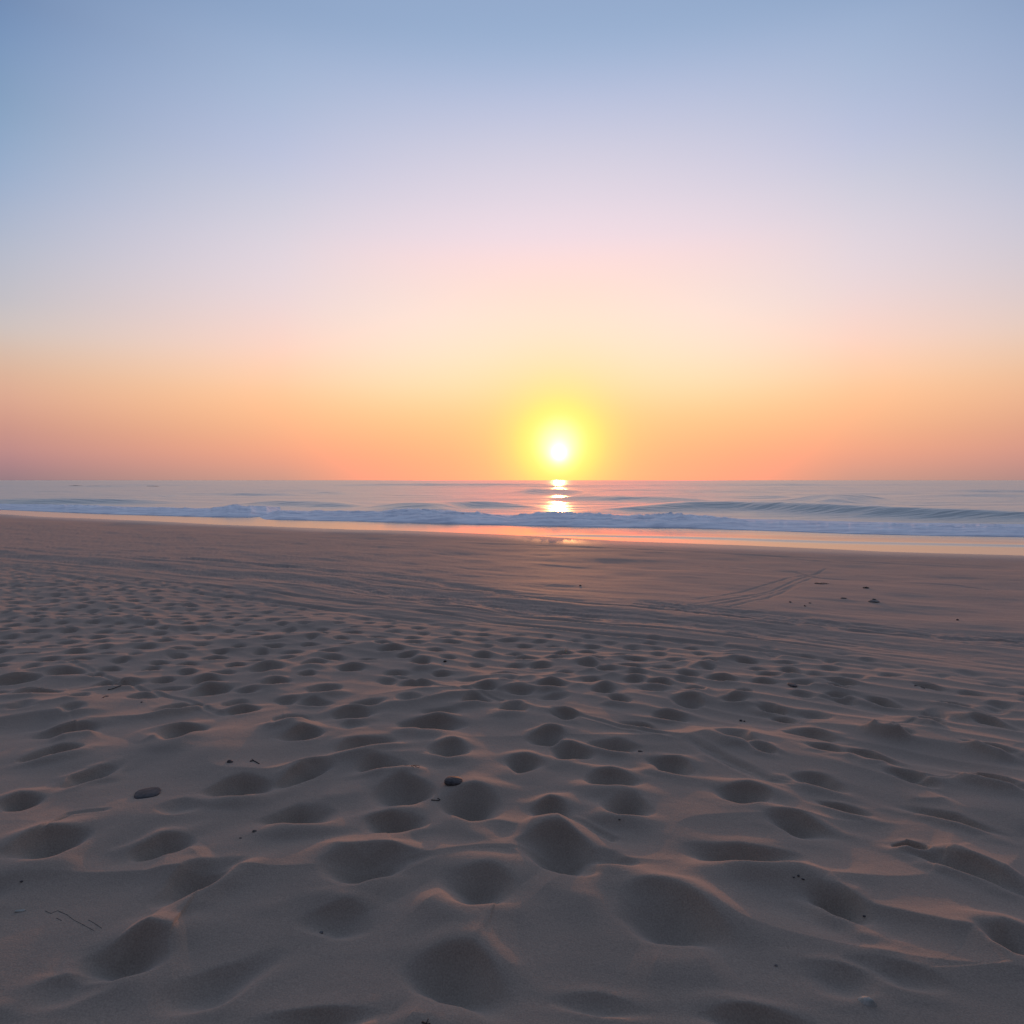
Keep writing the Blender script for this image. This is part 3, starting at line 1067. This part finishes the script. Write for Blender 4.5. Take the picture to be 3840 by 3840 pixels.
def weed(name, u, v, w, mat, label, seed=0, strands=9, flat=.10, r_px=2.0):
    """a tangle of dried seaweed: bent strands in one clump"""
    p = place(u, v)
    k = scale_at(p)
    rnd = random.Random(seed)
    bm = bmesh.new()
    for i in range(strands):
        x = rnd.uniform(-.42, .30) * w * k
        y = rnd.uniform(-.2, .2) * w * k
        l = rnd.uniform(.22, .5) * w * k
        a = rnd.gauss(0, .5)
        pts = []
        for q in range(7):
            t = q / 6
            xx = x + math.cos(a + math.sin(t * 5 + i) * .6) * l * t
            yy = y + math.sin(a + math.sin(t * 4 + i) * .9) * l * t
            g = float(sand_z_pts(p[0] + xx, p[1] + yy)[0]) - p[2]
            pts.append((xx, yy, g + rnd.uniform(.0, 1) * flat * w * k * math.sin(math.pi * t) + r_px * k * .5))
        tube(bm, pts, r_px * k, r_px * k * .6, 6, i)
    o = finish(bm, name, mat)
    o.location = p
    return tag(o, label, 'seaweed')


stone('flat_stone', 553, 2977, 88, 1.0, .13, 24, M_STONE, 'dark oval flat stone lying on smooth sand, the largest in the left half', 'stone', .22, 1, 3.0, 5, .03)
stone('round_stone', 1700, 2934, 70, .9, .42, 5, M_STONE, 'dark round half buried stone in a hollow at the centre', 'stone', .34, 2, 2.0, 5, .07)
shell('seashell', 3252, 3757, 66, .72, 150, -6, M_SHELL, 'pale ribbed seashell lying in the bottom right sand')
shell('seashell', 862, 2858, 24, .8, 20, 0, M_STONE, 'small dark domed seashell on a sand crest beside a twig', .1, 12, .4)
twig('twig', [(938, 2856), (950, 2853), (960, 2858), (972, 2865)], 2.6, M_WOOD, 'short dark forked twig on a crest beside the small domed shell', 'twig', [(.35, -9, -2, 4)])
chip('driftwood_chip', 955, 3118, 24, .6, .14, 8, M_WOOD, 'flat dark wood chip on an orange lit slope, larger of two', 'driftwood', 3)
chip('driftwood_chip', 903, 3143, 13, .6, .18, -12, M_WOOD, 'tiny dark wood chip below the larger chip, left of centre', 'driftwood', 4)
weed('seaweed', 1540, 2912, 70, M_WEED, 'thin dried seaweed scrap along the top of a sand hump', 5, 5, .02, 1.0)
twig('twig', [(1617, 3001), (1630, 3002), (1646, 3003), (1650, 2999), (1640, 2994)], 2.2, M_WOOD, 'small hooked dark twig below the round half buried stone', 'twig')
stone('pebble', 2323, 3082, 8, .9, .7, 10, M_STONE, 'single tiny dark pebble alone right of centre foreground', 'pebble', .2, 6, 2, 3)
chip('shell_fragment', 1205, 3498, 20, .7, .30, -15, M_GREY, 'broken grey shell fragment alone on sand, bottom left of centre', 'shell', 7, 14)
chip('shell_fragment', 2910, 3621, 15, .6, .22, 8, M_GREY, 'small greyish shell fragment above the pale ribbed seashell', 'shell', 8)
stone('pebble', 2977, 3300, 8, .8, .5, 0, M_STONE, 'leftmost pebble of three on the lit ridge at lower right', 'pebble', .2, 9, 2, 3)
stone('pebble', 2994, 3298, 10, .8, .6, 30, M_STONE, 'middle and roundest pebble of three on the lit ridge', 'pebble', .2, 10, 2, 3)
stone('pebble', 3011, 3307, 12, .5, .4, -20, M_STONE, 'longest pebble of three, lowest on the lit ridge', 'pebble', .2, 11, 2, 3)
twig('twig', [(1582, 3834), (1594, 3838), (1606, 3843), (1614, 3838)], 3.4, M_WOOD, 'spiky dark twig cut by the bottom edge of the picture', 'twig', [(.5, 3, -8, 8)])
stone('pebble', 2778, 2704, 12, .8, .6, 0, M_STONE, 'larger dark pebble of the pair in the middle right', 'pebble', .15, 12, 2, 3)
stone('pebble', 2791, 2706, 8, .8, .6, 0, M_STONE, 'smaller dark pebble beside the larger one in the middle right', 'pebble', .15, 13, 2, 3)
chip('driftwood_chip', 1669, 2482, 15, .6, .35, 10, M_WOOD, 'upright little wood chip on trodden sand, near the centre', 'driftwood', 14, 12)
chip('driftwood_chip', 2401, 2818, 20, .5, .14, 4, M_WOOD, 'thin dark wood sliver on a hump crest right of centre', 'driftwood', 15)
stone('sand_clod', 3277, 2257, 42, 1.0, .30, 0, M_CLOD, 'low cone shaped clod of wet sand on the flat beach', 'clod', .4, 16, 1.5, 4)
chip('seaweed_scrap', 3278, 2249, 14, .9, .3, 0, M_WEED, 'dark seaweed scrap on top of the cone shaped clod', 'seaweed', 17)
weed('seaweed', 3245, 2206, 26, M_WEED, 'dark seaweed clump on the flat sand just above the cone shaped clod', 18, 10, .16, 1.7)
weed('seaweed', 3078, 2188, 66, M_WEED, 'long dark strand of seaweed beside the crossing wheel tracks', 19, 7, .02, .9)
chip('driftwood_chip', 3163, 2244, 24, .7, .10, 0, M_WOOD, 'long flat dark chip left of the cone shaped clod', 'driftwood', 20, 2)
chip('driftwood_chip', 2964, 2259, 11, .9, .3, 0, M_WOOD, 'dark chip on flat sand, leftmost of three small ones', 'driftwood', 21)
chip('driftwood_chip', 3018, 2273, 9, .9, .4, 0, M_WOOD, 'dark chip on flat sand, lowest of three small ones', 'driftwood', 22)
chip('driftwood_chip', 3037, 2262, 11, .9, .25, 0, M_WOOD, 'dark chip on flat sand, rightmost of three small ones', 'driftwood', 23)
stone('pebble', 3591, 2326, 10, .8, .6, 0, M_STONE, 'lone dark pebble on the damp flat sand near the right edge', 'pebble', .2, 24, 2, 3)
stone('flat_stone', 2972, 2570, 28, 1.6, .22, 4, M_STONE, 'small dark flat stone on trodden sand in the right half', 'stone', .2, 25, 2.4, 4)
twig('twig', [(3430, 2573), (3445, 2577), (3456, 2578), (3468, 2583)], 1.6, M_WOOD, 'thin dark twig on the sand near the right edge', 'twig')
twig('twig', [(386, 2617), (395, 2611), (408, 2611)], 1.6, M_WOOD, 'short dark twig at left, lower of two on the sand', 'twig')
twig('twig', [(405, 2588), (425, 2585), (440, 2582), (455, 2580)], 1.8, M_WOOD, 'longer dark twig at left, upper of two on the sand', 'twig')
stone('pebble', 531, 2634, 7, .9, .6, 0, M_STONE, 'tiny dark pebble at left beside the drag line', 'pebble', .2, 26, 2, 3)
stone('pebble', 81, 3305, 11, .8, .5, 0, M_STONE, 'dark pebble on smooth sand close to the left edge', 'pebble', .2, 27, 2, 3)
stone('pebble', 3241, 3432, 12, .8, .5, 0, M_STONE, 'dark pebble inside the deep shaded hollow at lower right', 'pebble', .2, 28, 2, 3)
twig('root', [(170, 3416), (191, 3426), (216, 3415), (250, 3430), (280, 3452), (312, 3468), (352, 3490)], .8, M_WOOD, 'long thin zigzag root lying on sand at bottom left', 'root', lift=.5)
twig('root', [(332, 3450), (350, 3460), (382, 3481)], .8, M_WOOD, 'short thin root right of the long zigzag root', 'root', lift=.5)
twig('root', [(212, 3443), (222, 3448), (232, 3453)], .9, M_WOOD, 'tiny straight root just under the long zigzag root', 'root', lift=.4)
chip('shell_fragment', 76, 3417, 44, .35, .12, 18, M_SHELL, 'pale crumbled shell fragment at the bottom left edge', 'shell', 29)
stone('pebble', 2176, 2197, 9, .8, .5, 0, M_STONE, 'small dark pebble on the far flat sand below the sun', 'pebble', .2, 30, 2, 3)


# ------------------------------------------------------------------ rocks awash far out
def sea_rock(u, v, w, h, seed, label):
    x, y = unproj(u, v, SEA)
    k = math.hypot(x, y) / FPX
    bm = bmesh.new()
    bmesh.ops.create_icosphere(bm, subdivisions=4, radius=1)
    for q in bm.verts:
        c = q.co.normalized()
        n = float(fbm(np.array(c.x * 2.2 + seed + c.z), np.array(c.y * 2.2 + c.z), 300 + seed, 4, .6))
        c = c * (1 + .22 * n)
        q.co = Vector((c.x * w * k / 2, c.y * w * k / 5, c.z * h * k))
    o = finish(bm, 'sea_rock', M_GREY)
    o.location = (x, y, SEA - h * k * .1)
    return tag(o, label, 'rock', 'low rocks awash offshore')


sea_rock(285, 1824, 66, 3.0, 1, 'low dark rock far out at sea at left, highest of its row')
sea_rock(345, 1824, 70, 2.0, 2, 'low dark rock far out at sea, middle of its row')
sea_rock(408, 1824, 50, 1.5, 3, 'flat dark rock far out at sea, right end of the longer row')
sea_rock(570, 1824, 44, 1.4, 4, 'lone small dark rock far out at sea, apart from the row')

# ------------------------------------------------------------------ sky
def s2l(c):
    return tuple(((x / 255 + .055) / 1.055) ** 2.4 if x / 255 > .04045 else x / 255 / 12.92 for x in c)


def el_of(u, v):
    d = ray(u, v)
    return math.degrees(math.atan2(d[2], math.hypot(d[0], d[1])))


SKY0 = [(2096, 0, (146, 169, 203)), (2096, 190, (158, 180, 212)), (2096, 375, (186, 194, 222)), (2096, 560, (208, 206, 224)), (2096, 750, (229, 216, 228)),
        (2096, 890, (243, 221, 229)), (2096, 980, (254, 222, 220)), (2096, 1100, (254, 227, 214)), (2096, 1200, (253, 233, 217)), (2096, 1330, (254, 236, 206)),
        (2096, 1450, (254, 232, 182)), (2096, 1560, (254, 210, 145)), (2096, 1680, (255, 186, 130)), (2096, 1799, (255, 172, 128))]
SKY1 = [(1060, 0, (136, 161, 196)), (1060, 190, (158, 178, 210)), (1060, 375, (170, 186, 214)), (1060, 580, (189, 195, 222)), (1060, 750, (205, 205, 220)),
        (1060, 940, (226, 214, 224)), (1060, 1125, (236, 216, 218)), (1060, 1300, (253, 215, 198)), (1060, 1430, (254, 208, 166)), (1060, 1520, (254, 197, 148)),
        (1060, 1610, (251, 183, 139)), (1060, 1690, (247, 168, 135)), (1060, 1750, (228, 160, 137)), (1060, 1799, (206, 154, 137))]
SKY2 = [(60, 0, (111, 139, 180)), (60, 190, (124, 152, 190)), (60, 375, (133, 160, 192)), (60, 500, (140, 166, 198)), (60, 660, (155, 175, 205)), (60, 780, (166, 180, 205)),
        (60, 940, (182, 188, 205)), (60, 1125, (196, 192, 198)), (60, 1230, (208, 196, 192)), (60, 1310, (216, 190, 174)), (60, 1400, (222, 181, 155)),
        (60, 1500, (223, 170, 146)), (60, 1600, (206, 151, 136)), (60, 1690, (192, 141, 138)), (60, 1750, (170, 131, 135)), (60, 1799, (152, 125, 131))]
ZEN = (112, 129, 160)
BACK = [(0, (74, 72, 84)), (6, (86, 85, 100)), (14, (98, 99, 118)), (30, (100, 109, 134)), (55, (98, 114, 143)), (90, ZEN)]


def ramp(nt, stops):
    n = nt.nodes.new('ShaderNodeValToRGB')
    cr = n.color_ramp
    while len(cr.elements) > 1:
        cr.elements.remove(cr.elements[-1])
    first = True
    for p, c in sorted(stops):
        if first:
            e = cr.elements[0]
            e.position = p
            first = False
        else:
            e = cr.elements.new(p)
        e.color = (*c[:3], c[3] if len(c) > 3 else 1)
    return n


RED_WIDE, RED_TIGHT, GREEN_TIGHT = .15, 3.6, .1


def red_gain(el, daz):
    g = lambda v, c, w: math.exp(-((v - c) / w) ** 2)
    return 1 + RED_WIDE * g(daz, 0, 24) * g(el, 5, 8) + RED_TIGHT * g(daz, 0, 10.5) * g(el, 3, 5.5)


def build_world():
    w = bpy.data.worlds.new('World')
    scene.world = w
    w.use_nodes = True
    nt = w.node_tree
    nt.nodes.clear()
    L = nt.links
    out = nt.nodes.new('ShaderNodeOutputWorld')
    bg = nt.nodes.new('ShaderNodeBackground')
    L.new(bg.outputs[0], out.inputs[0])
    tc = nt.nodes.new('ShaderNodeTexCoord')
    nrm = N(nt, 'ShaderNodeVectorMath', operation='NORMALIZE')
    L.new(tc.outputs['Generated'], nrm.inputs[0])
    sep = nt.nodes.new('ShaderNodeSeparateXYZ')
    L.new(nrm.outputs[0], sep.inputs[0])

    def math_(op, a, b=None, c=None):
        n = N(nt, 'ShaderNodeMath', operation=op)
        for i, q in enumerate((a, b, c)):
            if q is None:
                continue
            if isinstance(q, (int, float)):
                n.inputs[i].default_value = q
            else:
                L.new(q, n.inputs[i])
        return n.outputs[0]
    el = math_('MULTIPLY', math_('ARCSINE', sep.outputs[2]), 180 / math.pi / 90)     # 0..1 = 0..90 degrees
    az = math_('ARCTAN2', sep.outputs[0], sep.outputs[1])
    daz = math_('ABSOLUTE', math_('SUBTRACT', az, SUN_AZ))
    daz = math_('MULTIPLY', daz, 180 / math.pi)
    daz2 = math_('MULTIPLY', daz, daz)
    ramps = []
    for S, az0 in ((SKY0, 0), (SKY1, 23), (SKY2, 40.6)):
        S2 = []
        for u, v, c in S:
            f = 1.0 if az0 == 0 and c[0] > 250 else float(sm(250, 255, np.array(float(c[0]))))
            l = s2l(c)
            S2.append((max(0, el_of(u, v)) / 90, (l[0] / red_gain(el_of(u, v), az0) ** (1 - f), l[1], l[2])))
        ramps.append(ramp(nt, S2 + ([(58 / 90, s2l((150, 170, 205)))] if az0 < 30 else []) + [(1.0, s2l(ZEN))]))
    ramps.append(ramp(nt, [(e / 90, s2l(c)) for e, c in BACK]))
    for r in ramps:
        r.color_ramp.interpolation = 'B_SPLINE'
        L.new(el, r.inputs[0])
    col = ramps[0].outputs[0]
    for (a, b, kind), r in zip([(0, 23 ** 2, 'LINEAR'), (23 ** 2, 41 ** 2, 'LINEAR'), (40 ** 2, 120 ** 2, 'LINEAR')], ramps[1:]):
        mr = N(nt, 'ShaderNodeMapRange', interpolation_type=kind)
        mr.inputs['From Min'].default_value = a
        mr.inputs['From Max'].default_value = b
        L.new(daz2, mr.inputs['Value'])
        mx = N(nt, 'ShaderNodeMix', data_type='RGBA')
        L.new(mr.outputs[0], mx.inputs['Factor'])
        L.new(col, mx.inputs['A'])
        L.new(r.outputs[0], mx.inputs['B'])
        col = mx.outputs['Result']
    # glow round the sun
    sd = (math.sin(SUN_AZ) * math.cos(SUN_EL), math.cos(SUN_AZ) * math.cos(SUN_EL), math.sin(SUN_EL))
    dot2 = N(nt, 'ShaderNodeVectorMath', operation='DOT_PRODUCT')
    L.new(nrm.outputs[0], dot2.inputs[0])
    dot2.inputs[1].default_value = (math.sin(SUN_AZ) * math.cos(SUN_EL + R(.9)), math.cos(SUN_AZ) * math.cos(SUN_EL + R(.9)), math.sin(SUN_EL + R(.9)))
    dot = N(nt, 'ShaderNodeVectorMath', operation='DOT_PRODUCT')
    L.new(nrm.outputs[0], dot.inputs[0])
    dot.inputs[1].default_value = sd
    ang = math_('MULTIPLY', math_('ARCCOSINE', math_('MINIMUM', dot.outputs['Value'], 1.0)), 180 / math.pi / 20)   # 0..1 = 0..20 degrees
    def hal(c, k):
        return s2l(c)
    g = ramp(nt, [(0, (*hal((255, 255, 225), 3.0), 1)), (1.5 / 20, (*hal((255, 255, 165), 3.0), 1)), (2.6 / 20, (*hal((255, 254, 118), 2.8), .94)),
                  (4.2 / 20, (*hal((255, 242, 124), 2.4), .56)), (6.5 / 20, (*hal((255, 222, 130), 1.9), .28)), (9.5 / 20, (*hal((255, 214, 135), 1.4), .12)), (14.5 / 20, (*hal((255, 210, 140), 1.0), .0))])
    g.color_ramp.interpolation = 'B_SPLINE'
    ang2 = math_('MULTIPLY', math_('ARCCOSINE', math_('MINIMUM', dot2.outputs['Value'], 1.0)), 180 / math.pi / 20)
    L.new(ang2, g.inputs[0])
    mx = N(nt, 'ShaderNodeMix', data_type='RGBA')
    L.new(g.outputs['Alpha'], mx.inputs['Factor'])
    L.new(col, mx.inputs['A'])
    L.new(g.outputs['Color'], mx.inputs['B'])
    # low in the haze round the sun the air glows redder and brighter than a picture can hold
    spl = N(nt, 'ShaderNodeSeparateColor')
    L.new(mx.outputs['Result'], spl.inputs[0])

    def gauss(v, c, w):
        d = math_('DIVIDE', math_('SUBTRACT', v, c), w)
        return math_('POWER', math.e, math_('MULTIPLY', math_('MULTIPLY', d, d), -1.0))
    eld = math_('MULTIPLY', el, 90.0)
    wide = math_('MULTIPLY', gauss(daz, 0.0, 24.0), gauss(eld, 5.0, 8.0))
    tight = math_('MULTIPLY', gauss(daz, 0.0, 10.5), gauss(eld, 3.0, 5.5))
    gr = math_('ADD', math_('MULTIPLY_ADD', wide, RED_WIDE, 1.0), math_('MULTIPLY', tight, RED_TIGHT))
    gg = math_('MULTIPLY_ADD', math_('MULTIPLY', gauss(daz, 0.0, 2.2), gauss(eld, 2.4, 2.2)), GREEN_TIGHT, 1.0)
    cmb = N(nt, 'ShaderNodeCombineColor')
    L.new(math_('MULTIPLY', spl.outputs[0], gr), cmb.inputs[0])
    L.new(math_('MULTIPLY', spl.outputs[1], gg), cmb.inputs[1])
    L.new(spl.outputs[2], cmb.inputs[2])
    disc = ramp(nt, [(0, (1, 1, 1)), (.45 / 20, (.7, .7, .7)), (.85 / 20, (.2, .2, .2)), (1.4 / 20, (.05, .05, .05)), (2.2 / 20, (0, 0, 0))])
    disc.color_ramp.interpolation = 'B_SPLINE'
    L.new(ang, disc.inputs[0])
    core = N(nt, 'ShaderNodeVectorMath', operation='MULTIPLY')
    core.inputs[1].default_value = (1.6, 1.5, 1.1)
    L.new(disc.outputs[0], core.inputs[0])
    add = N(nt, 'ShaderNodeVectorMath', operation='ADD')
    L.new(cmb.outputs[0], add.inputs[0])
    L.new(core.outputs[0], add.inputs[1])
    L.new(add.outputs[0], bg.inputs['Color'])
    bg.inputs['Strength'].default_value = 1.0
    w.cycles.sampling_method = 'MANUAL'
    w.cycles.sample_map_resolution = 2048


build_world()

sun = bpy.data.lights.new('sun', 'SUN')
sun.energy = .85
sun.color = (1.0, .40, .13)
sun.angle = R(.53)
so = bpy.data.objects.new('sun', sun)
COL.objects.link(so)
so.rotation_euler = Euler((R(90) - SUN_EL, 0, math.pi - SUN_AZ), 'XYZ')

# ------------------------------------------------------------------ camera
cam = bpy.data.cameras.new('camera')
cam.sensor_width = 36
cam.sensor_fit = 'HORIZONTAL'
cam.lens = 36 * FPX / 3840
cam.clip_start = .05
cam.clip_end = 60000
co = bpy.data.objects.new('camera', cam)
COL.objects.link(co)
co.location = (0, 0, CAM_H)
co.rotation_euler = (R(90) - PITCH, 0, 0)
scene.camera = co

vs = scene.view_settings
vs.view_transform = 'Standard'
vs.look = 'None'
vs.exposure = 0
vs.gamma = 1
scene.render.engine = 'CYCLES'
scene.cycles.use_denoising = True
scene.cycles.max_bounces = 4
scene.cycles.sample_clamp_indirect = 4
